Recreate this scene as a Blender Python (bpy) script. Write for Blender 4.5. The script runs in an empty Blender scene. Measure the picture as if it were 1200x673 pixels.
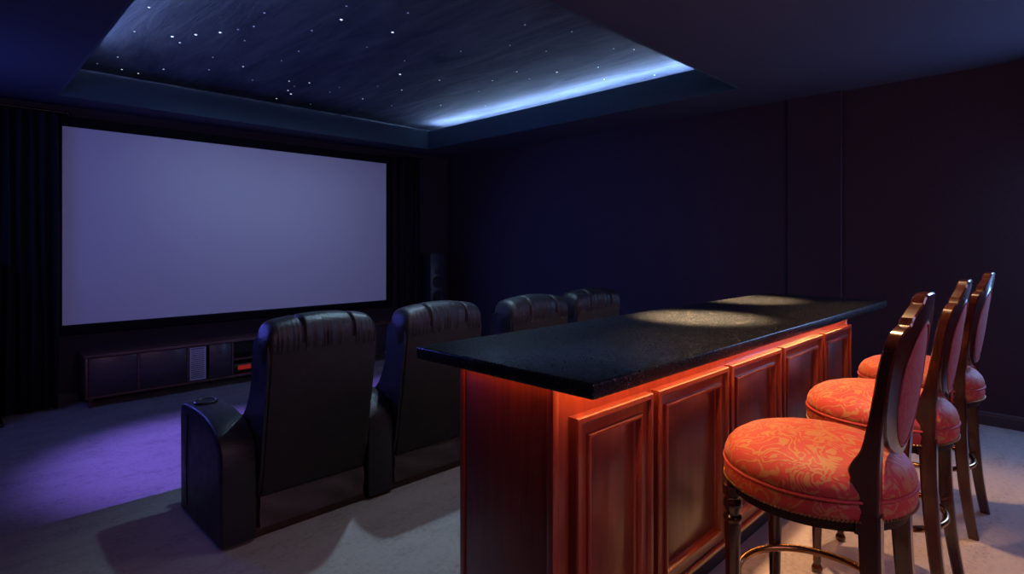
import bpy, bmesh, math, random
from math import sin, cos, pi, sqrt, radians as R
from mathutils import Vector, Matrix
random.seed(7)
scn = bpy.context.scene
col = scn.collection

# ------------------------------------------------------------------ materials
def new_mat(name):
    m = bpy.data.materials.new(name); m.use_nodes = True
    nt = m.node_tree; b = nt.nodes['Principled BSDF']
    return m, nt, b
def N(nt, t, **kw):
    n = nt.nodes.new(t)
    for k, v in kw.items(): setattr(n, k, v)
    return n
def coords(nt, scale=(1,1,1), rot=(0,0,0)):
    tc = N(nt, 'ShaderNodeTexCoord'); mp = N(nt, 'ShaderNodeMapping')
    mp.inputs['Scale'].default_value = scale; mp.inputs['Rotation'].default_value = rot
    nt.links.new(tc.outputs['Object'], mp.inputs['Vector']); return mp.outputs['Vector']
def noise(nt, vec, scale, detail=4, rough=.55, dist=0):
    n = N(nt, 'ShaderNodeTexNoise'); n.inputs['Scale'].default_value = scale
    n.inputs['Detail'].default_value = detail; n.inputs['Roughness'].default_value = rough
    n.inputs['Distortion'].default_value = dist
    nt.links.new(vec, n.inputs['Vector']); return n.outputs['Fac']
def ramp(nt, fac, stops, interp='LINEAR'):
    r = N(nt, 'ShaderNodeValToRGB'); e = r.color_ramp.elements; r.color_ramp.interpolation = interp
    while len(e) < len(stops): e.new(.5)
    for el, (p, c) in zip(e, stops):
        el.position = p; el.color = (c[0], c[1], c[2], 1) if not isinstance(c, float) else (c, c, c, 1)
    nt.links.new(fac, r.inputs['Fac']); return r.outputs['Color']
def bump(nt, b, h, strength=.2, dist=.01):
    n = N(nt, 'ShaderNodeBump'); n.inputs['Strength'].default_value = strength
    n.inputs['Distance'].default_value = dist
    nt.links.new(h, n.inputs['Height']); nt.links.new(n.outputs['Normal'], b.inputs['Normal'])

def plain(name, c, rough=.5, metal=0, nscale=40, var=.12, bstr=.08, spec=.5, coat=0):
    m, nt, b = new_mat(name); v = coords(nt)
    f = noise(nt, v, nscale)
    lo = tuple(x*(1-var) for x in c); hi = tuple(min(1, x*(1+var)) for x in c)
    nt.links.new(ramp(nt, f, [(.3, lo), (.7, hi)]), b.inputs['Base Color'])
    b.inputs['Roughness'].default_value = rough; b.inputs['Metallic'].default_value = metal
    b.inputs['Specular IOR Level'].default_value = spec; b.inputs['Coat Weight'].default_value = coat
    if bstr: bump(nt, b, f, bstr, .004)
    return m
def wood(name, c1, c2, rough=.28, scale=(14, 14, 1.2), coat=.3):
    m, nt, b = new_mat(name); v = coords(nt, scale)
    f = noise(nt, v, 2.2, 6, .6, .6); g = noise(nt, coords(nt, (90, 90, 2.5)), 2, 3)
    mx = N(nt, 'ShaderNodeMath', operation='MULTIPLY_ADD'); mx.inputs[1].default_value = .35
    nt.links.new(g, mx.inputs[0]); nt.links.new(f, mx.inputs[2])
    nt.links.new(ramp(nt, mx.outputs[0], [(.42, c1), (.85, c2)]), b.inputs['Base Color'])
    b.inputs['Roughness'].default_value = rough; b.inputs['Coat Weight'].default_value = coat
    b.inputs['Coat Roughness'].default_value = .15
    bump(nt, b, g, .02, .001)
    return m
def emit(name, c, s):
    m, nt, b = new_mat(name)
    b.inputs['Base Color'].default_value = (*c, 1)
    b.inputs['Emission Color'].default_value = (*c, 1); b.inputs['Emission Strength'].default_value = s
    return m
def carpet(name, c):
    m, nt, b = new_mat(name); v = coords(nt)
    f = noise(nt, v, 260, 3, .7); p = noise(nt, coords(nt, (1, 2.2, 1)), 3.2, 5, .6)
    mid = noise(nt, v, 45, 4, .6)
    a = N(nt, 'ShaderNodeMath', operation='MULTIPLY_ADD'); a.inputs[1].default_value = .5
    nt.links.new(p, a.inputs[0]); nt.links.new(f, a.inputs[2])
    a2 = N(nt, 'ShaderNodeMath', operation='MULTIPLY_ADD'); a2.inputs[1].default_value = .5
    nt.links.new(mid, a2.inputs[0]); nt.links.new(a.outputs[0], a2.inputs[2])
    nt.links.new(ramp(nt, a2.outputs[0], [(.70, tuple(x*.42 for x in c)), (1.02, tuple(x*1.12 for x in c)), ]), b.inputs['Base Color'])
    b.inputs['Roughness'].default_value = .95; b.inputs['Specular IOR Level'].default_value = .1
    bump(nt, b, a2.outputs[0], .6, .008)
    return m
def damask(name, red, gold, rough=.6, scale=12):
    m, nt, b = new_mat(name); v = coords(nt)
    f = noise(nt, v, scale, 2.2, .45, 1.6)
    k = N(nt, 'ShaderNodeMath', operation='MULTIPLY'); k.inputs[1].default_value = 9.0
    nt.links.new(f, k.inputs[0])
    s = N(nt, 'ShaderNodeMath', operation='SINE')
    k2 = N(nt, 'ShaderNodeMath', operation='MULTIPLY'); k2.inputs[1].default_value = 3.6
    nt.links.new(k.outputs[0], k2.inputs[0]); nt.links.new(k2.outputs[0], s.inputs[0])
    weave = noise(nt, v, 420, 2)
    ad = N(nt, 'ShaderNodeMath', operation='MULTIPLY_ADD'); ad.inputs[1].default_value = .9
    nt.links.new(weave, ad.inputs[0]); nt.links.new(s.outputs[0], ad.inputs[2])
    nt.links.new(ramp(nt, ad.outputs[0], [(.5, red), (1.1, gold)]), b.inputs['Base Color'])
    b.inputs['Roughness'].default_value = rough; b.inputs['Sheen Weight'].default_value = .15
    b.inputs['Sheen Roughness'].default_value = .4; b.inputs['Sheen Tint'].default_value = (1, .55, .55, 1)
    bump(nt, b, ad.outputs[0], .12, .002)
    return m
def granite(name):
    m, nt, b = new_mat(name); v = coords(nt)
    f = noise(nt, v, 120, 6, .8); g = noise(nt, v, 22, 4, .6)
    vo = N(nt, 'ShaderNodeTexVoronoi'); vo.inputs['Scale'].default_value = 160; nt.links.new(v, vo.inputs['Vector'])
    a = N(nt, 'ShaderNodeMath', operation='MULTIPLY_ADD'); a.inputs[1].default_value = .35
    nt.links.new(g, a.inputs[0]); nt.links.new(f, a.inputs[2])
    a2 = N(nt, 'ShaderNodeMath', operation='MULTIPLY_ADD'); a2.inputs[1].default_value = -.12
    nt.links.new(vo.outputs['Distance'], a2.inputs[0]); nt.links.new(a.outputs[0], a2.inputs[2])
    nt.links.new(ramp(nt, a2.outputs[0], [(.5, (.004, .006, .008)), (.72, (.008, .010, .012)), (.84, (.26, .22, .17))]), b.inputs['Base Color'])
    nt.links.new(ramp(nt, f, [(.35, .24), (.7, .36)]), b.inputs['Roughness'])
    b.inputs['Specular IOR Level'].default_value = .32
    bump(nt, b, f, .06, .002)
    return m
def leather(name, c, rough=.38):
    m, nt, b = new_mat(name); v = coords(nt)
    vo = N(nt, 'ShaderNodeTexVoronoi'); vo.inputs['Scale'].default_value = 180; nt.links.new(v, vo.inputs['Vector'])
    f = noise(nt, v, 14, 4, .6); w = noise(nt, v, 6, 3)
    a = N(nt, 'ShaderNodeMath', operation='MULTIPLY_ADD'); a.inputs[1].default_value = 1.6
    nt.links.new(f, a.inputs[0]); nt.links.new(vo.outputs['Distance'], a.inputs[2])
    nt.links.new(ramp(nt, w, [(.3, tuple(x*.8 for x in c)), (.7, tuple(x*1.2 for x in c))]), b.inputs['Base Color'])
    nt.links.new(ramp(nt, f, [(.3, rough-.06), (.7, rough+.1)]), b.inputs['Roughness'])
    bump(nt, b, a.outputs[0], .25, .006)
    return m
def stargauze(name):
    m, nt, b = new_mat(name)
    f = noise(nt, coords(nt, (3.0, .55, 1), (0, 0, R(28))), 1.6, 7, .62, .8)
    nt.links.new(ramp(nt, f, [(.3, (.045, .055, .10)), (.75, (.13, .15, .21))]), b.inputs['Base Color'])
    b.inputs['Roughness'].default_value = .85; b.inputs['Specular IOR Level'].default_value = .2
    bump(nt, b, f, .35, .03)
    return m

M = dict(
    wall=plain('dark_wall_paint', (.046, .031, .046), .8, nscale=60, spec=.25),
    ceil=plain('dark_ceiling_paint', (.062, .06, .10), .85, nscale=70, spec=.2),
    fascia=plain('tray_fascia_paint', (.045, .09, .115), .75, nscale=70, spec=.25),
    star=stargauze('star_ceiling_fabric'),
    trim=plain('dark_trim_paint', (.05, .042, .05), .45, nscale=50),
    carpet=carpet('beige_carpet', (.40, .35, .32)),
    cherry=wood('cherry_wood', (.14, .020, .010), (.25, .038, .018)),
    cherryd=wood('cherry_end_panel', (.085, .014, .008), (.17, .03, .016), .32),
    stool=wood('mahogany', (.013, .0035, .002), (.055, .013, .006), .2, (20, 20, 2), .5),
    console=wood('console_wood', (.075, .032, .03), (.15, .065, .058), .4, (2, 14, 14), .1),
    consoled=wood('console_door_wood', (.04, .026, .034), (.065, .042, .055), .4, (2, 14, 14), .1),
    black=plain('black_void', (.006, .006, .007), .6),
    kick=plain('toe_kick_black', (.02, .02, .028), .6),
    granite=granite('black_granite'),
    seat=damask('coral_damask', (.38, .031, .028), (.36, .145, .05)),
    pad=damask('wine_damask', (.21, .016, .026), (.22, .05, .045), .7),
    band=plain('coral_fabric', (.33, .026, .024), .6, nscale=300, bstr=.2),
    rail=plain('seat_rail_stain', (.016, .006, .004), .65, spec=.2),
    brass=plain('aged_brass', (.45, .24, .09), .25, 1, 30, bstr=.03),
    nail=plain('brass_nails', (.3, .19, .09), .45, 1, 30, bstr=0),
    leather=leather('black_leather', (.017, .016, .02)),
    leatherb=leather('dark_vinyl_back', (.012, .008, .009), .62),
    skirt=leather('skirt_vinyl', (.09, .068, .072), .5),
    plinth=wood('recliner_base_wood', (.03, .012, .009), (.07, .025, .016), .5),
    frame=plain('black_velvet_frame', (.006, .006, .008), .9, nscale=200, spec=.1),
    curtain=plain('black_velvet', (.014, .012, .018), .9, nscale=120, spec=.15),
    metal=plain('dark_metal', (.05, .045, .04), .35, 1),
    spk=plain('dark_speaker_veneer', (.03, .03, .045), .35),
    cone=plain('speaker_cone', (.012, .012, .014), .5),
    plastic=plain('black_plastic', (.012, .012, .014), .35),
    vent=plain('pale_louvre', (.7, .7, .8), .5),
    red=emit('red_display', (1, .045, .012), .13),
    ledw=emit('cool_led', (.45, .66, 1), 130),
    ledl=emit('cool_led_dim', (.42, .55, 1), 200),
    ledo=emit('amber_led', (1, .44, .15), 56),
    ledo2=emit('amber_led_dim', (1, .26, .06), 14),
    starl=emit('fibre_star', (.8, .9, 1), .9),
    stard=emit('fibre_star_dim', (.6, .75, 1), .3),
)
m, nt, b = new_mat('projection_screen')
f = noise(nt, coords(nt), 400, 2)
nt.links.new(ramp(nt, f, [(.3, (.50, .50, .52)), (.7, (.54, .54, .56))]), b.inputs['Base Color'])
b.inputs['Roughness'].default_value = .8; b.inputs['Specular IOR Level'].default_value = .15
b.inputs['Emission Color'].default_value = (.23, .21, .66, 1); b.inputs['Emission Strength'].default_value = .085  # weak emission stands in for violet light falling on the blank screen
M['screen'] = m

# ------------------------------------------------------------------ mesh helpers
def obj(name, bm, mat, parent=None, smooth=True, angle=40, loc=None):
    bmesh.ops.recalc_face_normals(bm, faces=bm.faces)
    me = bpy.data.meshes.new(name); bm.to_mesh(me); bm.free()
    me.materials.append(mat)
    if smooth:
        for p in me.polygons: p.use_smooth = True
        me.set_sharp_from_angle(angle=R(angle))
    o = bpy.data.objects.new(name, me); col.objects.link(o)
    if parent: o.parent = parent
    if loc: o.location = loc
    return o
def tag(o, label=None, cat=None, group=None, kind=None):
    if label: o['label'] = label
    if cat: o['category'] = cat
    if group: o['group'] = group
    if kind: o['kind'] = kind
    return o
def empty(name, loc, rz=0):
    o = bpy.data.objects.new(name, None); col.objects.link(o)
    o.location = loc; o.rotation_euler = (0, 0, rz); o.empty_display_size = .1
    return o
def struct(name, bm, mat, **kw):
    o = obj(name, bm, mat, **kw); o['kind'] = 'structure'; return o
def copy_tree(o, parent=None):
    c = o.copy(); col.objects.link(c)
    if parent: c.parent = parent
    for ch in list(o.children): copy_tree(ch, c)
    return c
def box(bm, x0, x1, y0, y1, z0, z1, r=0, seg=2):
    t = bmesh.new()
    bmesh.ops.create_cube(t, size=1)
    for v in t.verts:
        v.co = ((x0+x1)/2+v.co.x*(x1-x0), (y0+y1)/2+v.co.y*(y1-y0), (z0+z1)/2+v.co.z*(z1-z0))
    if r: bmesh.ops.bevel(t, geom=t.edges[:], offset=r, segments=seg, profile=.5, affect='EDGES', clamp_overlap=True)
    merge(bm, t); return bm
def merge(bm, t):
    me = bpy.data.meshes.new('tmp'); t.to_mesh(me); t.free(); bm.from_mesh(me); bpy.data.meshes.remove(me)
def B(*a, **k): return box(bmesh.new(), *a, **k)
def loft(bm, rings, cap=True, closed=True):
    rs = [[bm.verts.new(p) for p in r] for r in rings]
    n = len(rs[0])
    for a, c in zip(rs, rs[1:]):
        for i in range(n if closed else n-1):
            j = (i+1) % n
            bm.faces.new((a[i], a[j], c[j], c[i]))
    if cap and closed:
        bm.faces.new(rs[0][::-1]); bm.faces.new(rs[-1])
    return bm
def lathe(bm, prof, cx=0, cy=0, n=24, lean=(0, 0)):
    rings = []
    for r, z in prof:
        rings.append([(cx+lean[0]*z+r*cos(2*pi*k/n), cy+lean[1]*z+r*sin(2*pi*k/n), z) for k in range(n)])
    return loft(bm, rings)
def tube(bm, pts, r, n=12, closed=False):
    pts = [Vector(p) for p in pts]; rings = []
    L = len(pts); up = Vector((0, 0, 1))
    for i, p in enumerate(pts):
        if closed: d = pts[(i+1) % L]-pts[i-1]
        else: d = pts[min(i+1, L-1)]-pts[max(i-1, 0)]
        d.normalize()
        a = d.cross(up)
        if a.length < 1e-3: a = d.cross(Vector((1, 0, 0)))
        a.normalize(); c = a.cross(d)
        rr = r[i] if isinstance(r, (list, tuple)) else r
        rings.append([p+a*rr*cos(2*pi*k/n)+c*rr*sin(2*pi*k/n) for k in range(n)])
    if closed: rings.append(rings[0]); return loft(bm, rings, cap=False)
    return loft(bm, rings)
def prism(bm, poly, f0, f1):
    """poly: 2-D outline; f0/f1 map (a,b) to the two 3-D faces"""
    a = [bm.verts.new(f0(*p)) for p in poly]; c = [bm.verts.new(f1(*p)) for p in poly]
    n = len(poly)
    bm.faces.new(a[::-1]); bm.faces.new(c)
    for i in range(n): bm.faces.new((a[i], a[(i+1) % n], c[(i+1) % n], c[i]))
    return bm
def spline(pts, per=8, closed=False):
    P = [Vector(p) for p in pts]; out = []; n = len(P)
    rng = range(n) if closed else range(n-1)
    for i in rng:
        p0 = P[i-1] if (closed or i > 0) else P[0]
        p1 = P[i]; p2 = P[(i+1) % n]
        p3 = P[(i+2) % n] if (closed or i+2 < n) else P[-1]
        for k in range(per):
            t = k/per
            out.append(.5*((2*p1)+(p2-p0)*t+(2*p0-5*p1+4*p2-p3)*t*t+(3*p1-p0-3*p2+p3)*t**3))
    if not closed: out.append(P[-1])
    return out
def quad(bm, *pts):
    bm.faces.new([bm.verts.new(p) for p in pts]); return bm

# ------------------------------------------------------------------ the room
XL, XR, YB, YS = -.45, 5.74, -1.9, 7.19        # left, right, back wall and screen wall
HC, HF, HS = 2.785, 3.045, 3.16                # ceiling, top of tray fascia, star ceiling
LOW, YP = -.19, 3.68                           # lower floor by the screen, edge of the seating platform
TX0, TX1, TY0, TY1 = .77, 4.99, 2.16, 6.70     # tray opening
T = .12
bm = bmesh.new(); box(bm, XL-T, XR+T, YB-T, YS+T, LOW-.12, LOW)
struct('floor', bm, M['carpet'], smooth=False)
bm = bmesh.new(); box(bm, XL, XR, YB, YP, LOW, 0, .012, 3)
struct('floor_platform', bm, M['carpet'])
def wallbox(name, *a):
    struct(name, B(*a), M['wall'], smooth=False)
wallbox('wall_screen', XL-T, XR+T, YS, YS+T, LOW, HC+.6)
wallbox('wall_right', XR, XR+T, YB, YS, LOW, HC+.6)
wallbox('wall_left', XL-T, XL, YB, YS, LOW, HC+.6)
wallbox('wall_back', XL-T, XR+T, YB-T, YB, LOW, HC+.6)
struct('wall_right_column', B(XR-.04, XR+.02, 1.53, 1.985, 0, HC), M['wall'], smooth=False)
# ceiling with the tray opening: four slabs in one shell
bm = bmesh.new()
cv = .38                                       # cove set-back behind the fascia
w = .02
box(bm, XL, XR, YB, TY0-w, HC, HC+.05); box(bm, XL, XR, TY1+w, YS, HC, HC+.05)
box(bm, XL, TX0-w, TY0-w, TY1+w, HC, HC+.05); box(bm, TX1+w, XR, TY0-w, TY1+w, HC, HC+.05)
struct('ceiling', bm, M['ceil'], smooth=False)
bm = bmesh.new()
box(bm, TX0-w, TX0, TY0, TY1, HC, HF); box(bm, TX1, TX1+w, TY0, TY1, HC, HF)
box(bm, TX0-w, TX1+w, TY0-w, TY0, HC, HF); box(bm, TX0-w, TX1+w, TY1, TY1+w, HC, HF)
struct('trim_1', bm, M['fascia'], smooth=False)
bm = bmesh.new()
a0, a1, b0, b1 = TX0-cv, TX1+cv, TY0-cv, TY1+cv
box(bm, a0-.03, a0, b0-.03, b1+.03, HC+.05, HS); box(bm, a1, a1+.03, b0-.03, b1+.03, HC+.05, HS)
box(bm, a0, a1, b0-.03, b0, HC+.05, HS); box(bm, a0, a1, b1, b1+.03, HC+.05, HS)
struct('ceiling_cove_side', bm, M['star'], smooth=False)
struct('ceiling_star_panel', B(a0-.03, a1+.03, b0-.03, b1+.03, HS, HS+.04), M['star'], smooth=False)
bm = bmesh.new()
box(bm, TX1+w, TX1+cv, TY0-cv, TY1+cv, HF-.06, HF-.012); box(bm, TX0-cv, TX0-w, TY0-cv, TY1+cv, HF-.06, HF-.012)
box(bm, TX0-w, TX1+w, TY1+w, TY1+cv, HF-.06, HF-.012); box(bm, TX0-w, TX1+w, TY0-cv, TY0-w, HF-.06, HF-.012)
struct('ceiling_cove_ledge', bm, M['fascia'], smooth=False)
# baseboards
def baseboard(name, pts_axis, side):
    prof = [(0, 0), (.016, 0), (.016, .075), (.012, .082), (.012, .09), (.006, .10), (0, .105)]
    bm = bmesh.new()
    p0, p1, nrm, z0 = pts_axis
    prism(bm, prof, lambda a, h: (p0[0]+nrm[0]*a, p0[1]+nrm[1]*a, z0+h), lambda a, h: (p1[0]+nrm[0]*a, p1[1]+nrm[1]*a, z0+h))
    return struct(name, bm, M['trim'], angle=20)
baseboard('baseboard_right', ((XR, YB), (XR, 1.53), (-1, 0), 0), 0)
baseboard('baseboard_column', ((XR-.04, 1.53), (XR-.04, 1.985), (-1, 0), 0), 0)
baseboard('baseboard_right_far', ((XR, 1.985), (XR, YP), (-1, 0), 0), 0)
baseboard('baseboard_right_front', ((XR, YP), (XR, YS), (-1, 0), LOW), 0)
baseboard('baseboard_screen', ((XL, YS), (XR-.016, YS), (0, -1), LOW), 0)

# ------------------------------------------------------------------ cove lights
def strip(name, bm, mat, label):
    return tag(obj(name, bm, mat, smooth=False), label, 'light strip')
strip('cove_led_strip', B(TX1+.12, TX1+.135, TY0+.05, TY1-.02, HF-.012, HF+.003), M['ledw'],
      'bright cool white light strip glowing along the right side of the ceiling recess')
strip('cove_led_strip', B(TX0-.135, TX0-.12, TY0+.05, TY1-.7, HF-.012, HF+.003), M['ledl'],
      'dim cool light strip glowing along the left side of the ceiling recess')

# ------------------------------------------------------------------ fibre stars
STARS = [(174.8,8.5,1),(157.5,36.8,1),(138,66.8,1),(114,74.5,0),(142.8,81.3,1),(162,86,1),(191.8,81,1),(202,42.8,2),
 (210.8,50,1),(229.5,40.5,2),(258,38,2),(279,34.5,0),(286.8,47.5,0),(249.5,67,0),(245,81.8,0),(285,78,1),(296,93.8,0),
 (297.5,31,0),(406,7,0),(400,23,2),(365.5,35.8,0),(478,15,0),(460,37.8,2),(474,71,0),(468.8,87,2),(470.8,105.5,1),
 (338.8,95,1),(362.5,97,1),(337.5,106,1),(341,110,2),(324,115.5,1),(364,122,0),(386.5,108,0),(425,115.8,1),(442.5,101,0),
 (459,124,0),(515,94,1),(516.5,123.5,1),(577,94.5,1),(561,107,0),(568.8,124,0),(597.5,53,0),(345,101,0),(397.5,102.5,0),
 (330,71,0),(615,29,0),(605.5,84,1),(620.5,92.5,0),(652.5,84.5,2),(701,78.8,1),(708,93,0),(742.8,58,1),(719,57,0),
 (767,88,0),(670,37,0),(640,60,0),(540,60,0),(310,15,0),(350,60,0),(430,55,0)]
def star_mesh(mat):
    t = bmesh.new(); bmesh.ops.create_uvsphere(t, u_segments=8, v_segments=5, radius=1)
    me = bpy.data.meshes.new('fibre_star'); t.to_mesh(me); t.free(); me.materials.append(mat); return me
SM = [star_mesh(M['stard']), star_mesh(M['starl'])]
for px, py, k in STARS:
    u = (px-600)/668; z = (HS-1.4)*668/(287-py)
    o = bpy.data.objects.new('fibre_star', SM[0 if k == 0 else 1]); col.objects.link(o)
    o.location = (z*(1+u)/sqrt(2), z*(1-u)/sqrt(2), HS); s = (.008, .0085, .0125)[k]; o.scale = (s, s, s*.5)
    tag(o, 'tiny glowing fibre optic star point set in the dark recessed ceiling', 'star light', 'fibre stars in the ceiling')

# ------------------------------------------------------------------ projection screen
sx0, sx1, sz0, sz1 = .838, 4.535, .603, 2.572
ys = 7.11
t = empty('projection_screen', ((sx0+sx1)/2, ys, sz0-.1))
tag(t, 'large blank projection screen in a black frame on the far wall, its blue violet light put in as faint glow', 'projection screen')
def local(bm, root):
    bmesh.ops.translate(bm, verts=bm.verts, vec=-Vector(root.location)); return bm
bm = bmesh.new(); box(bm, sx0-.01, sx1+.01, ys-.005, ys+.01, sz0-.01, sz1+.01)
obj('screen_surface', local(bm, t), M['screen'], t, smooth=False)
def moulding(bm, x0, x1, z0, z1, y, prof):
    """mitred frame swept round a rectangle facing -Y; prof = (inset, proud)"""
    rings = []
    for cx, cz, sx, sz in ((x0, z0, 1, 1), (x1, z0, -1, 1), (x1, z1, -1, -1), (x0, z1, 1, -1)):
        rings.append([(cx+sx*i, y-p, cz+sz*i) for i, p in prof])
    rings.append(rings[0]); return loft(bm, rings, cap=False)
fw = .10
bm = moulding(bmesh.new(), sx0-fw, sx1+fw, sz0-fw, sz1+fw, ys, [(0, -.07), (0, .03), (.01, .035), (fw-.02, .035), (fw, .006), (fw, -.004), (fw-.02, -.07), (0, -.07)])
obj('screen_frame', local(bm, t), M['frame'], t, angle=25)

# ------------------------------------------------------------------ curtains
def curtain(x0, x1, folds, label, seed):
    rnd = random.Random(seed)
    t = empty('curtain', ((x0+x1)/2, 7.0, LOW)); tag(t, label, 'curtain', 'black curtains beside the screen')
    n = folds*14; pts = []
    amp = [rnd.uniform(.035, .06) for _ in range(folds+2)]; ph = rnd.random()*6
    rows = []
    for j in range(12):
        v = j/11; z = .02+v*2.83; row = []
        for i in range(n+1):
            q = i/n; x = (x0+q*(x1-x0))-(x0+x1)/2
            f = q*folds
            a = amp[int(f)]*(1-.25*v)
            y = a*sin(2*pi*f+.25*sin(3*v+ph))+.012*sin(7*f+4*v+ph)
            row.append((x+.008*sin(5*v+f*3), y, z))
        rows.append(row)
    bm = bmesh.new()
    front = rows; back = [[(x, y+.008, z) for x, y, z in r] for r in rows]
    loft(bm, [f_+b_[::-1] for f_, b_ in zip(front, back)])
    obj('drape', bm, M['curtain'], t, angle=80)
    rod = tube(bmesh.new(), [((x0-(x0+x1)/2)-.06, 0, 2.875), ((x1-(x0+x1)/2)+.06, 0, 2.875)], .012)
    for sx in (-1, 1):
        s = bmesh.new(); bmesh.ops.create_uvsphere(s, u_segments=12, v_segments=8, radius=.022)
        bmesh.ops.translate(s, verts=s.verts, vec=(sx*((x1-x0)/2+.065), 0, 2.875)); merge(rod, s)
        box(rod, sx*((x1-x0)/2+.03)-.006, sx*((x1-x0)/2+.03)+.006, 0, .19, 2.869, 2.881)
    obj('curtain_rod', rod, M['metal'], t)
    nr = folds
    for k in range(nr):
        x = (k+.5)/nr*(x1-x0)-(x1-x0)/2
        ring = [(x+.003*sin(a), .02*cos(a), 2.868+.02*sin(a)) for a in [2*pi*i/14 for i in range(14)]]
        obj('curtain_ring', tube(bmesh.new(), ring, .003, 6, True), M['metal'], t)
curtain(.10, .80, 8, 'black velvet curtain hanging left of the projection screen', 3)
curtain(4.70, 5.05, 5, 'black velvet curtain hanging right of the projection screen', 9)

# ------------------------------------------------------------------ media console
cx0, cx1, cy0, cy1, cz0, cz1 = .975, 4.42, 6.80, 7.15, LOW+.085, .325
t = empty('media_console', ((cx0+cx1)/2, 6.95, LOW))
tag(t, 'long low dark wood media console under the projection screen', 'media console')
P = lambda name, bm, mat, par=t, **k: obj(name, local(bm, t), mat, par, **k)
P('top', B(cx0-.01, cx1+.01, cy0-.012, cy1, cz1-.028, cz1, .004), M['console'])
P('bottom_panel', B(cx0, cx1, cy0, cy1, cz0, cz0+.025, .003), M['console'])
for x in (cx0, cx1-.025): P('side_panel', B(x, x+.025, cy0-.003, cy1, cz0+.003, cz1-.026, .003), M['console'])
P('back_panel', B(cx0+.025, cx1-.025, cy1-.015, cy1-.002, cz0+.02, cz1-.02), M['black'])
mx = 2.676
for x in (1.418, 1.872, 2.328, 2*mx-2.328-.0, 2*mx-1.872, 2*mx-1.418):
    P('divider', B(x-.009, x+.009, cy0, cy1-.015, cz0+.022, cz1-.026), M['console'])
def door(x0, x1, knob):
    d = P('door', B(x0, x1, cy0+.004, cy0+.024, cz0+.03, cz1-.034, .003), M['consoled'])
    if knob is not None:
        k = lathe(bmesh.new(), [(.003, 0), (.004, .012), (.009, .016), (.01, .022), (.006, .026)], n=12)
        bmesh.ops.rotate(k, verts=k.verts, matrix=Matrix.Rotation(pi/2, 3, 'X'))
        bmesh.ops.translate(k, verts=k.verts, vec=(knob, cy0+.004, cz1-.12))
        P('knob', k, M['nail'], d)
door(1.004, 1.406, None); door(1.43, 1.86, 1.63); door(2.085, 2.316, 2.20)
door(2*mx-1.406, 2*mx-1.004, None); door(2*mx-1.86, 2*mx-1.43, 2*mx-1.63); door(2*mx-2.316, 2*mx-1.884, 2*mx-2.1)
# pale louvred vent
bm = B(1.884, 2.06, cy0+.012, cy0+.024, cz0+.03, cz1-.034)
vp = P('vent_panel', bm, M['consoled'])
bm = bmesh.new(); z = cz0+.045
moulding(bm, 1.892, 2.048, cz0+.036, cz1-.04, cy0+.012, [(0, 0), (0, .01), (.01, .01), (.01, 0)])
while z < cz1-.055:
    prism(bm, [(0, 0), (.012, .004), (.012, .011), (0, .007)], lambda a, h: (1.9, cy0+.012-a, z+h), lambda a, h: (2.04, cy0+.012-a, z+h)); z += .0165
vl = P('louvre', bm, M['vent'], vp, smooth=False); vl['label'] = 'pale louvred slats'
P('shelf', B(2.337, 2*mx-2.337, cy0+.01, cy1-.015, .085, .099, .002), M['console'])
for x in (1.02, 2.65, 4.36):
    for y in (cy0+.03, cy1-.05):
        P('leg', lathe(bmesh.new(), [(.022, LOW+.09), (.022, LOW+.07), (.016, LOW+.01), (.015, LOW)], x, y, 12), M['console'])
# receiver with red display on the lower shelf
t2 = empty('media_receiver', (2.49, 6.96, cz0+.025)); tag(t2, 'black media receiver with glowing red display in the open console shelf', 'receiver')
obj('housing', B(-.13, .13, -.1, .13, .012, .11, .004), M['plastic'], t2)
obj('display', B(-.085, .06, -.104, -.099, .04, .09, .001), M['red'], t2, smooth=False)['label'] = 'glowing red display'
k = lathe(bmesh.new(), [(.016, 0), (.016, .012), (.013, .015)], n=16)
bmesh.ops.rotate(k, verts=k.verts, matrix=Matrix.Rotation(pi/2, 3, 'X')); bmesh.ops.translate(k, verts=k.verts, vec=(.108, -.1, .062))
obj('dial', k, M['metal'], t2)
for x in (-.11, .11):
    for y in (-.07, .1): obj('foot', lathe(bmesh.new(), [(.012, 0), (.014, .013)], x, y, 10), M['plastic'], t2)

# ------------------------------------------------------------------ floor speakers
def disc(x, z, y, prof, mat, name, par):
    k = lathe(bmesh.new(), prof, n=28)
    bmesh.ops.rotate(k, verts=k.verts, matrix=Matrix.Rotation(pi/2, 3, 'X'))
    bmesh.ops.translate(k, verts=k.verts, vec=(x, y, z)); return obj(name, k, mat, par)
def speaker(x, y, rz, label):
    t = empty('floor_speaker', (x, y, LOW), rz); tag(t, label, 'speaker', 'tall speakers beside the screen')
    obj('cabinet', B(-.115, .115, -.15, .15, .03, 1.465, .008), M['spk'], t)
    obj('base', B(-.14, .14, -.17, .17, 0, .03, .005), M['plastic'], t)
    for z in (.62, .83, 1.04):
        d = disc(0, z, -.15, [(.088, 0), (.088, .006), (.08, .008), (.074, .004), (.03, -.02), (.028, -.012), (.012, -.006), (.001, -.005)], M['cone'], 'woofer', t)
    disc(0, 1.2, -.15, [(.05, 0), (.05, .004), (.03, .003), (.014, .006), (.001, .01)], M['cone'], 'tweeter', t)
speaker(5.19, 6.86, R(-10), 'tall dark floor speaker in the corner right of the right curtain')
speaker(.24, 6.80, R(0), 'tall dark floor speaker cut by the left edge before the left curtain')

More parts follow.
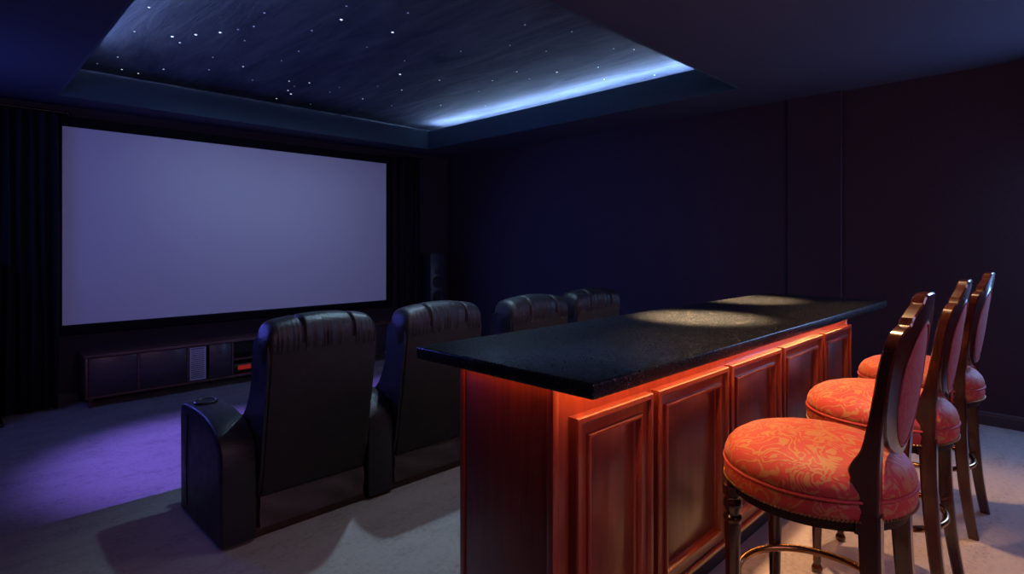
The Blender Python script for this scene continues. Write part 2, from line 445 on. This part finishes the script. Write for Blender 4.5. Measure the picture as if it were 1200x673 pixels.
# ------------------------------------------------------------------ recliners
def smooth01(a, b, x):
    q = max(0, min(1, (x-a)/(b-a))); return q*q*(3-2*q)
def loft_x(prof_fn, xs):
    """rings of (y,z) profile along x"""
    bm = bmesh.new(); rings = []
    for x in xs: rings.append([(xx, y, z) for xx, y, z in prof_fn(x)])
    return loft(bm, rings)
def make_recliner():
    t = empty('theater_recliner', (0, 0, 0))
    W = .285
    # backrest body: S-profile, leans back, bulging lower cushion in front
    body = spline([(.02, .20), (-.03, .45), (-.075, .72), (-.10, .915), (-.05, .965), (.06, .955), (.09, .87), (.105, .74), (.17, .61), (.275, .50), (.30, .40), (.2, .30), (.11, .21)], 6, True)
    cy = sum(p[0] for p in body)/len(body); cz = sum(p[1] for p in body)/len(body)
    def bprof(x):
        q = abs(x)/W; e = 1-.14*max(0, (q-.86)/.14)**2.2
        out = []
        for p in body:
            y, z = p[0], p[1]
            yy = y if y < .0 else cy+(y-cy)*e
            # side bolsters in front and a shallow centre dish
            if y > .06: yy += .02*smooth01(.45, .8, q)*(1-smooth01(.9, 1.0, q))
            out.append((x, yy, cz+(z-cz)*(1-.03*(1-e)/.14)))
        return out
    xs = [-W, -W*.995, -W*.97, -W*.93, -W*.87, -W*.78, -W*.6, -W*.35, 0]; xs = xs+[-x for x in xs[-2::-1]]
    bm = loft_x(bprof, xs)
    obj('backrest', bm, M['leather'], t, angle=50)
    # rear panel
    rear = [(.012, .205), (-.035, .45), (-.081, .72), (-.112, .935)]
    sp = spline(rear, 8)
    bm = bmesh.new(); rows = []
    for i, p in enumerate(sp):
        wq = W-.012
        ring = []
        for x, dy in ((-wq, .012), (-wq+.004, -.004), (-wq+.02, -.008), (0, -.010), (wq-.02, -.008), (wq-.004, -.004), (wq, .012)):
            ring.append((x, p[0]+dy, p[1]))
        rows.append(ring)
    loft(bm, rows)
    obj('rear_panel', bm, M['leatherb'], t, angle=50)
    # headrest roll: three puffs, two deep seams, gathers behind
    nx, na = 150, 30
    bm = bmesh.new(); rings = []
    for i in range(nx+1):
        q = -1+2*i/nx; x = q*(W+.004)
        end = (1-max(0, (abs(q)-.80)/.20)**2.6)**.5 if abs(q) < 1 else 0
        end = max(end, .30)
        seam = sum(math.exp(-((q-c)/.028)**2) for c in (-.42, .5))
        puff = 1-.17*seam
        arch = .034*(1-q*q)
        ring = []
        for k in range(na):
            a = 2*pi*k/na
            ry, rz = .102, .094
            ca, sa = cos(a), sin(a)
            ca = math.copysign(abs(ca)**.8, ca); sa = math.copysign(abs(sa)**.8, sa)
            g = 1+.035*sin(46*q+4*sin(9*q)+1.5*sin(23*q))*max(0, -ca)*(1-max(0, sa))
            ring.append((x, -.022+ry*ca*(end*.5+.5 if ca < 0 else end)*puff*g, .935+arch*(1 if sa > -.2 else .3)+rz*sa*(end if sa > 0 else 1)*puff))
        rings.append(ring)
    loft(bm, rings)
    obj('headrest', bm, M['leather'], t, angle=60)
    # rear skirt with slack creases
    bm = bmesh.new(); rings = []
    for i in range(25):
        q = i/24; x = -W+.01+q*(2*W-.02)
        ring = []
        for j in range(9):
            v = j/8; z = .045+v*.15
            y = .016-.006*sin(pi*v)+.010*sin(4.3*q*pi+4*v+1.3*sin(7*q))*sin(pi*v)
            ring.append((x, y, z))
        ring += [(x, .05, .195), (x, .05, .045)]
        rings.append(ring)
    loft(bm, rings)
    obj('rear_skirt', bm, M['skirt'], t, angle=60)
    obj('base', B(-W-.01, W+.01, .03, .62, 0.0, .048, .005), M['plinth'], t)
    # seat and footrest
    def cushion(x0, x1, y0, y1, z0, z1, name, crown=.03, r=.04):
        bm = bmesh.new(); box(bm, x0, x1, y0, y1, z0, z1, r, 4)
        bmesh.ops.subdivide_edges(bm, edges=[e for e in bm.edges if e.calc_length() > .2], cuts=5, use_grid_fill=True)
        for v in bm.verts:
            if v.co.z > z1-.01:
                qx = (v.co.x-x0)/(x1-x0)*2-1; qy = (v.co.y-y0)/(y1-y0)*2-1
                v.co.z += crown*(1-qx*qx)*(1-qy*qy)
        return obj(name, bm, M['leather'], t)
    cushion(-W+.005, W-.005, .16, .66, .24, .43, 'seat_cushion')
    cushion(-W+.005, W-.005, .64, .70, .07, .42, 'footrest', .0, .025)
    obj('seat_frame', B(-W, W, .05, .64, .048, .245, .006), M['leatherb'], t)
    return t
def arm_mesh(x0, x1):
    """side outline: upright front, flat top, back rolls down"""
    out = spline([(.0, .02), (.0, .25), (.002, .40), (.03, .475), (.10, .53), (.20, .563), (.33, .578), (.50, .575), (.60, .562), (.628, .52), (.63, .40), (.625, .02)], 6)
    bm = bmesh.new(); w = x1-x0; rings = []
    c = Vector((.31, .28))
    for q, s in ((0, .035), (.012, .012), (.03, .003), (.07, 0), (.5, -.004), (.93, 0), (.97, .003), (.988, .012), (1, .035)):
        ring = []
        for p in out:
            d = Vector((p[0], p[1]))-c
            k = d.normalized()*s
            z = p[1]-k[1] if p[1] > .05 else p[1]
            ring.append((x0+q*w, p[0]-k[0], z))
        rings.append(ring)
    return loft(bm, rings)
def add_arm(t, x0, x1, cup=True):
    a = obj('armrest', arm_mesh(x0, x1), M['leather'], t, angle=50)
    if cup:
        xc = (x0+x1)/2; yc = .475
        ringp = [(.046, .570), (.046, .587), (.049, .590), (.054, .590), (.057, .587), (.057, .570)]
        bm = bmesh.new(); n = 28
        rr = [[(xc+r*cos(2*pi*k/n), yc+r*sin(2*pi*k/n), z) for r, z in ringp] for k in range(n)]
        loft(bm, rr+[rr[0]], cap=False)
        cupo = obj('cup_holder', bm, M['plastic'], a)
        obj('cup_well', lathe(bmesh.new(), [(.0475, .5840), (.046, .5860), (.001, .5855)], xc, yc, 28), M['black'], cupo)
    bm = tube(bmesh.new(), [(x0-.001, .50+.012*sin(v*4), .06+v*.47) for v in [i/12 for i in range(13)]], .003, 6)
    obj('seam', bm, M['leatherb'], a)
    return a
rec = make_recliner()
add_arm(rec, -.455, -.295)
XC = [1.348, 2.100, 2.852, 3.604]; DY = [0, 0, -.075, 0]
LAB = ['black leather theater recliner nearest the left, showing its outer arm with cup holder',
       'black leather theater recliner second from left, half hidden by the bar corner',
       'black leather theater recliner third from left, only its headrest above the bar top',
       'black leather theater recliner at the right end of the row, farthest from the screen curtains']
LAB[3] = 'black leather theater recliner at the right end of the row, headrest peeking over the bar'
for i, x in enumerate(XC):
    r = rec if i == 0 else copy_tree(rec)
    r.location = (x, 2.755+DY[i], 0)
    tag(r, LAB[i], 'recliner', 'theater recliners in a row')
add_arm(r, .295, .455)

# ------------------------------------------------------------------ bar
bx0, bx1, by0, by1 = 1.247, 4.15, 1.08, 1.49
KX0, KX1, KY0, KY1, KZ0, KZ1 = 1.189, 4.33, .893, 1.672, .996, 1.04
bar = empty('bar_cabinet', ((bx0+bx1)/2, (by0+by1)/2, 0)); tag(bar, 'cherry wood bar base with five framed panels along the stool side', 'bar')
P = lambda name, bm, mat, par=bar, **k: obj(name, local(bm, bar), mat, par, **k)
P('body', B(bx0+.012, bx1-.012, by0, by1, .145, KZ0, .002), M['cherry'])
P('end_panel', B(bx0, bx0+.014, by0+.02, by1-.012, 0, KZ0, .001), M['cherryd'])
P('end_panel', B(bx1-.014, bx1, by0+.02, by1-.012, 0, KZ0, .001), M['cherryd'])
for x in (bx0-.004, bx1-.022):
    P('corner_post', B(x, x+.026, by0-.004, by0+.022, 0.0, KZ0, .003), M['cherry'])
    P('corner_post', B(x, x+.026, by1-.018, by1+.004, 0.0, KZ0, .003), M['cherry'])
P('toe_kick', B(bx0+.014, bx1-.014, by0+.045, by1-.02, 0, .146), M['kick'], smooth=False)
PR = [(0, 0), (0, .030), (.003, .035), (.017, .036), (.021, .030), (.024, .022), (.030, .020), (.058, .020), (.060, .027), (.064, .031), (.071, .031), (.075, .024), (.077, .012), (.083, .006), (.090, -.001)]
for x0, x1 in ((1.318, 1.738), (1.773, 2.335), (2.362, 2.926), (2.960, 3.555), (3.598, 4.130)):
    z0, z1 = .15, .888
    fr = P('panel_frame', moulding(bmesh.new(), x0, x1, z0, z1, by0, PR), M['cherry'], angle=25)
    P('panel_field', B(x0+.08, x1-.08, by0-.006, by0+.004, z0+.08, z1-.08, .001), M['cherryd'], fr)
ct = obj('bar_countertop', B(KX0, KX1, KY0, KY1, KZ0, KZ1, .007, 3), M['granite'])
tag(ct, 'long black granite countertop resting on the cherry wood bar', 'countertop')
o = obj('light_strip', B(bx0+.01, bx1-.01, by0-.062, by0-.044, KZ0-.0012, KZ0+.002), M['ledo'], ct, smooth=False); o['label'] = 'amber light strip under the front overhang'
o = obj('light_strip', B(KX0+.028, KX0+.038, by0+.01, by1-.02, KZ0-.0012, KZ0+.002), M['ledo2'], ct, smooth=False); o['label'] = 'dim amber light strip under the left end'

# ------------------------------------------------------------------ bar stools
def make_stool():
    t = empty('bar_stool', (0, 0, 0))
    n = 64
    RX, RY = .272, .272
    def ringpts(s, z): return [(RX*s*cos(2*pi*k/n), RY*s*sin(2*pi*k/n)-.0, z) for k in range(n)]
    # seat cushion dome
    prof = [(.985, .690), (1.005, .700), (1.0, .715), (.97, .737), (.91, .757), (.80, .776), (.64, .790), (.44, .799), (.22, .803), (.02, .8045)]
    bm = bmesh.new(); loft(bm, [ringpts(.9, .688)]+[ringpts(s, z) for s, z in prof]); obj('seat_cushion', bm, M['seat'], t, angle=70)
    bm = bmesh.new(); loft(bm, [ringpts(.9, .632), ringpts(.985, .633), ringpts(1.0, .645), ringpts(1.008, .665), ringpts(.995, .682), ringpts(.97, .692), ringpts(.9, .692)])
    band = obj('seat_band', bm, M['seat'], t, angle=70)
    for z, s in ((.690, 1.002),):
        tb = tube(bmesh.new(), [(RX*s*cos(2*pi*k/n), RY*s*sin(2*pi*k/n), z) for k in range(n)], .0055, 8, True)
        obj('welt', tb, M['band'], band)
    bm = bmesh.new(); nn = 150
    for k in range(nn):
        a = 2*pi*k/nn; s = bmesh.new(); bmesh.ops.create_icosphere(s, subdivisions=1, radius=.0042)
        bmesh.ops.translate(s, verts=s.verts, vec=((RX+.001)*cos(a), (RY+.001)*sin(a), .637)); merge(bm, s)
    o = obj('nailhead_trim', bm, M['nail'], band); o['label'] = 'row of brass nailheads'
    # apron under the seat
    bm = bmesh.new(); loft(bm, [ringpts(.86, .598), ringpts(.93, .60), ringpts(.945, .612), ringpts(.96, .632), ringpts(.86, .634)])
    obj('seat_rail', bm, M['rail'], t, angle=50)
    # turned front legs
    lp = [(.010, 0), (.018, .003), (.022, .014), (.021, .024), (.015, .034), (.0135, .042), (.0165, .05), (.0155, .06), (.0165, .10), (.020, .25), (.0235, .42), (.0255, .50),
          (.0245, .507), (.0285, .513), (.0295, .520), (.027, .526), (.0215, .531), (.0215, .540), (.027, .552), (.0295, .562), (.027, .574), (.0215, .583), (.0235, .59), (.030, .596), (.030, .625)]
    for sx in (-1, 1):
        obj('front_leg', lathe(bmesh.new(), lp, sx*.180, .19, 20, (0, 0)), M['stool'], t, angle=35)
    # sabre rear legs
    path = spline([(-.255, 0), (-.238, .10), (-.222, .22), (-.210, .36), (-.202, .50), (-.198, .66)], 6)
    for sx in (-1, 1):
        bm = bmesh.new(); rings = []
        for p in path:
            q = p[1]/.66; hw = .017+.007*q; hd = .020+.008*q
            xc = sx*(.188-.006*q)
            c = .006
            rings.append([(xc-hw+c, p[0]-hd, p[1]), (xc+hw-c, p[0]-hd, p[1]), (xc+hw, p[0]-hd+c, p[1]), (xc+hw, p[0]+hd-c, p[1]), (xc+hw-c, p[0]+hd, p[1]), (xc-hw+c, p[0]+hd, p[1]), (xc-hw, p[0]+hd-c, p[1]), (xc-hw, p[0]-hd+c, p[1])])
        loft(bm, rings); obj('rear_leg', bm, M['stool'], t, angle=35)
    # back: y of the back plane as a function of height
    def yb(z):
        pts = [(.60, -.205), (.70, -.212), (.80, -.222), (.93, -.240), (1.07, -.258), (1.19, -.280), (1.30, -.300)]
        for (z0, y0), (z1, y1) in zip(pts, pts[1:]):
            if z <= z1: return y0+(y1-y0)*(z-z0)/(z1-z0)
        return pts[-1][1]
    def wrap(x): return .30*x*x            # shallow barrel curve of the back (sides come forward)
    half = [(0, 1.264), (.058, 1.262), (.070, 1.256), (.073, 1.240), (.104, 1.227), (.138, 1.208), (.149, 1.201), (.152, 1.184), (.185, 1.177), (.212, 1.163), (.228, 1.13),
            (.234, 1.07), (.231, 1.00), (.222, .94), (.200, .885), (.155, .842), (.090, .812), (.045, .795), (0, .788)]
    oval = [(.150*sin(a)*(1-.16*max(0, cos(a))**1.5), .996+.182*cos(a)) for a in [pi*i/18 for i in range(19)]]
    oval = [(x, z-.006*(x/.145)**2) for x, z in oval]
    # resample outer to the oval's count by spline
    def resample(pts, m):
        d = [0]
        for a, c in zip(pts, pts[1:]): d.append(d[-1]+math.dist(a, c))
        out = []
        for i in range(m):
            s = d[-1]*i/(m-1); j = max(k for k in range(len(d)) if d[k] <= s+1e-9); j = min(j, len(pts)-2)
            f = (s-d[j])/(d[j+1]-d[j]); out.append((pts[j][0]+f*(pts[j+1][0]-pts[j][0]), pts[j][1]+f*(pts[j+1][1]-pts[j][1])))
        return out
    m_ = 60
    ho = resample(half, m_); hi = resample(oval, m_)
    outer = ho+[(-x, z) for x, z in ho[-2:0:-1]]; inner = hi+[(-x, z) for x, z in hi[-2:0:-1]]
    L = len(outer); D = .017
    def pt(x, z, off): return (x, yb(z)+wrap(x)+off, z)
    def mixp(o, i, q): return (o[0]+(i[0]-o[0])*q, o[1]+(i[1]-o[1])*q)
    prof = [(0, -D+.004), (.05, -D), (.8, -D), (.93, -D-.003), (1, -D+.003), (1, D-.003), (.93, D+.003), (.8, D), (.05, D), (0, D-.004)]
    bm = bmesh.new(); rings = []
    for o, i in zip(outer, inner): rings.append([pt(*mixp(o, i, q), off) for q, off in prof])
    rings.append(rings[0]); loft(bm, rings, cap=False)
    bmesh.ops.remove_doubles(bm, verts=bm.verts, dist=1e-5)
    obj('back_frame', bm, M['stool'], t, angle=30)
    for nm, s in (('back_pad', -1), ('inner_back_pad', 1)):
        bm = bmesh.new(); rings = []
        for q, off in ((1.0, .004), (.99, .014), (.95, .018), (.85, .021), (.6, .024), (.3, .026), (.02, .0265)):
            rings.append([pt(x*q, 0.996+(z-0.996)*q, s*off) for x, z in inner])
        loft(bm, rings); pd = obj(nm, bm, M['pad' if s < 0 else 'seat'], t, angle=70)
        obj('piping', tube(bmesh.new(), [pt(x*.985, 0.996+(z-0.996)*.985, s*.019) for x, z in inner], .0032, 6, True), M['pad' if s < 0 else 'band'], pd)
    # stiles that rise from the rear legs beside the seat, with a rolled knee in front
    prof_f = [(.60, .030), (.66, .032), (.71, .034), (.745, .046), (.775, .056), (.80, .048), (.84, .030), (.90, .022), (.96, .018), (1.04, .016), (1.12, .015)]
    for sx in (-1, 1):
        bm = bmesh.new(); rings = []
        sp = spline([(z, f_) for z, f_ in prof_f], 5)
        for p in sp:
            z, f_ = p[0], p[1]
            q = (z-.60)/(.52)
            xo = .205+.032*smooth01(.66, .98, z)-.006*smooth01(1.05, 1.12, z); wdt = .044-.016*smooth01(.9, 1.1, z)
            xc = sx*(xo-wdt/2)
            y0 = yb(z)+wrap(xo)-.016-.010*(1-smooth01(.6, .9, z)); y1 = yb(z)+wrap(xo)+f_
            hw = wdt/2; c = .004
            rings.append([(xc-hw+c, y0, z), (xc+hw-c, y0, z), (xc+hw, y0+c, z), (xc+hw, y1-c, z), (xc+hw-c, y1, z), (xc-hw+c, y1, z), (xc-hw, y1-c, z), (xc-hw, y0+c, z)])
        loft(bm, rings); obj('stile', bm, M['stool'], t, angle=35)
    # brass foot ring
    rr = .236
    obj('foot_ring', tube(bmesh.new(), [(rr*.98*cos(2*pi*k/64), rr*.98*sin(2*pi*k/64), .30) for k in range(64)], .0125, 14, True), M['brass'], t)['label'] = 'round brass foot ring'
    return t
st = make_stool()
SL = ['mahogany bar stool nearest the camera, coral damask seat showing its full scroll pattern',
      'mahogany bar stool in the middle of the row of three, between two others',
      'mahogany bar stool farthest along the bar, before the baseboard of the right wall']
for i, (x, y, a) in enumerate(((1.99, .610, 0), (2.83, .615, R(1)), (3.667, .615, R(-1)))):
    s = st if i == 0 else copy_tree(st)
    s.location = (x, y, 0); s.rotation_euler = (0, 0, a)
    tag(s, SL[i], 'bar stool', 'bar stools along the bar')

# ------------------------------------------------------------------ lights
def spot(name, loc, target, energy, color, size, blend, radius=.05):
    l = bpy.data.lights.new(name, 'SPOT'); l.energy = energy; l.color = color
    l.spot_size = R(size); l.spot_blend = blend; l.shadow_soft_size = radius
    o = bpy.data.objects.new(name, l); col.objects.link(o); o.location = loc
    o.rotation_euler = (Vector(target)-Vector(loc)).to_track_quat('-Z', 'Y').to_euler(); return o
def area(name, loc, target, energy, color, sx, sy):
    l = bpy.data.lights.new(name, 'AREA'); l.shape = 'RECTANGLE'; l.size = sx; l.size_y = sy; l.energy = energy; l.color = color
    o = bpy.data.objects.new(name, l); col.objects.link(o); o.location = loc
    o.rotation_euler = (Vector(target)-Vector(loc)).to_track_quat('-Z', 'Y').to_euler(); return o
WARM = (1, .56, .28); POOL = (1, .60, .31)
spot('downlight_bar', (2.15, .75, 2.74), (2.25, .48, 0), 280, WARM, 60, .7)
spot('downlight_bar_far', (3.45, .75, 2.74), (3.5, .40, 0), 220, WARM, 60, .7)
spot('downlight_counter', (2.5, 1.5, 2.74), (2.66, 1.34, 1.04), 5600, POOL, 24, 1)
spot('downlight_counter_far', (3.2, 1.2, 2.74), (3.75, 1.55, 1.04), 4600, POOL, 24, 1)
VIOLET = (.22, .15, 1)
spot('violet_spot', (1.6, 5.0, 3.1), (1.5, 4.85, LOW), 600, VIOLET, 44, .8)
spot('violet_spot_right', (3.4, 5.0, 3.1), (3.4, 4.9, LOW), 300, VIOLET, 46, .8)
area('screen_wash', (2.7, 5.6, 3.0), (2.9, 7.1, 1.6), 3.2, (.42, .58, 1), 2.5, .2).data.spread = R(80)
area('blue_fill', (5.6, -.40, 1.55), (3.4, .5, 1.2), 36, (.26, .46, 1), .7, 1.1)
area('room_fill', (1.6, -1.75, 2.2), (2.0, 3.0, .6), 34, (.8, .42, .75), 2.4, .8)

spot('downlight_seats', (2.2, 1.95, 2.74), (2.1, 2.25, 0), 42, (.72, .78, 1), 78, 1, .16)
spot('cool_seat_spot', (2.6, 3.3, 3.12), (2.3, 2.72, .9), 150, (.45, .72, 1), 72, .8)
spot('warm_spill', (.2, .4, 2.74), (1.2, 2.6, .3), 14, (1, .62, .42), 60, 1)
spot('blue_side_spot', (-.2, 6.2, 1.7), (1.25, 3.0, .75), 130, (.12, .13, 1), 34, 1, .15)
spot('blue_wall_spot', (.1, 6.0, 1.9), (5.74, 4.3, .9), 260, (.05, .2, 1), 52, 1, .15)

area('blue_wash', (-.4, 5.7, 2.0), (3, 5.4, 1.6), 12, (.1, .18, 1), 1.2, .8)
w = bpy.data.worlds.new('world'); scn.world = w; w.use_nodes = True
w.node_tree.nodes['Background'].inputs[0].default_value = (.01, .012, .03, 1)
w.node_tree.nodes['Background'].inputs[1].default_value = .3

# ------------------------------------------------------------------ camera
cam = bpy.data.cameras.new('camera'); co = bpy.data.objects.new('camera', cam); col.objects.link(co)
co.location = (0, 0, 1.4); co.rotation_euler = (R(90), 0, R(-45))
cam.sensor_width = 36; cam.lens = 36*668/1200; cam.shift_y = -(336.5-287)/1200
cam.clip_start = .05
scn.camera = co
vs = scn.view_settings
vs.view_transform = 'Standard'; vs.look = 'None'; vs.gamma = 1; vs.use_curve_mapping = False; vs.exposure = 0
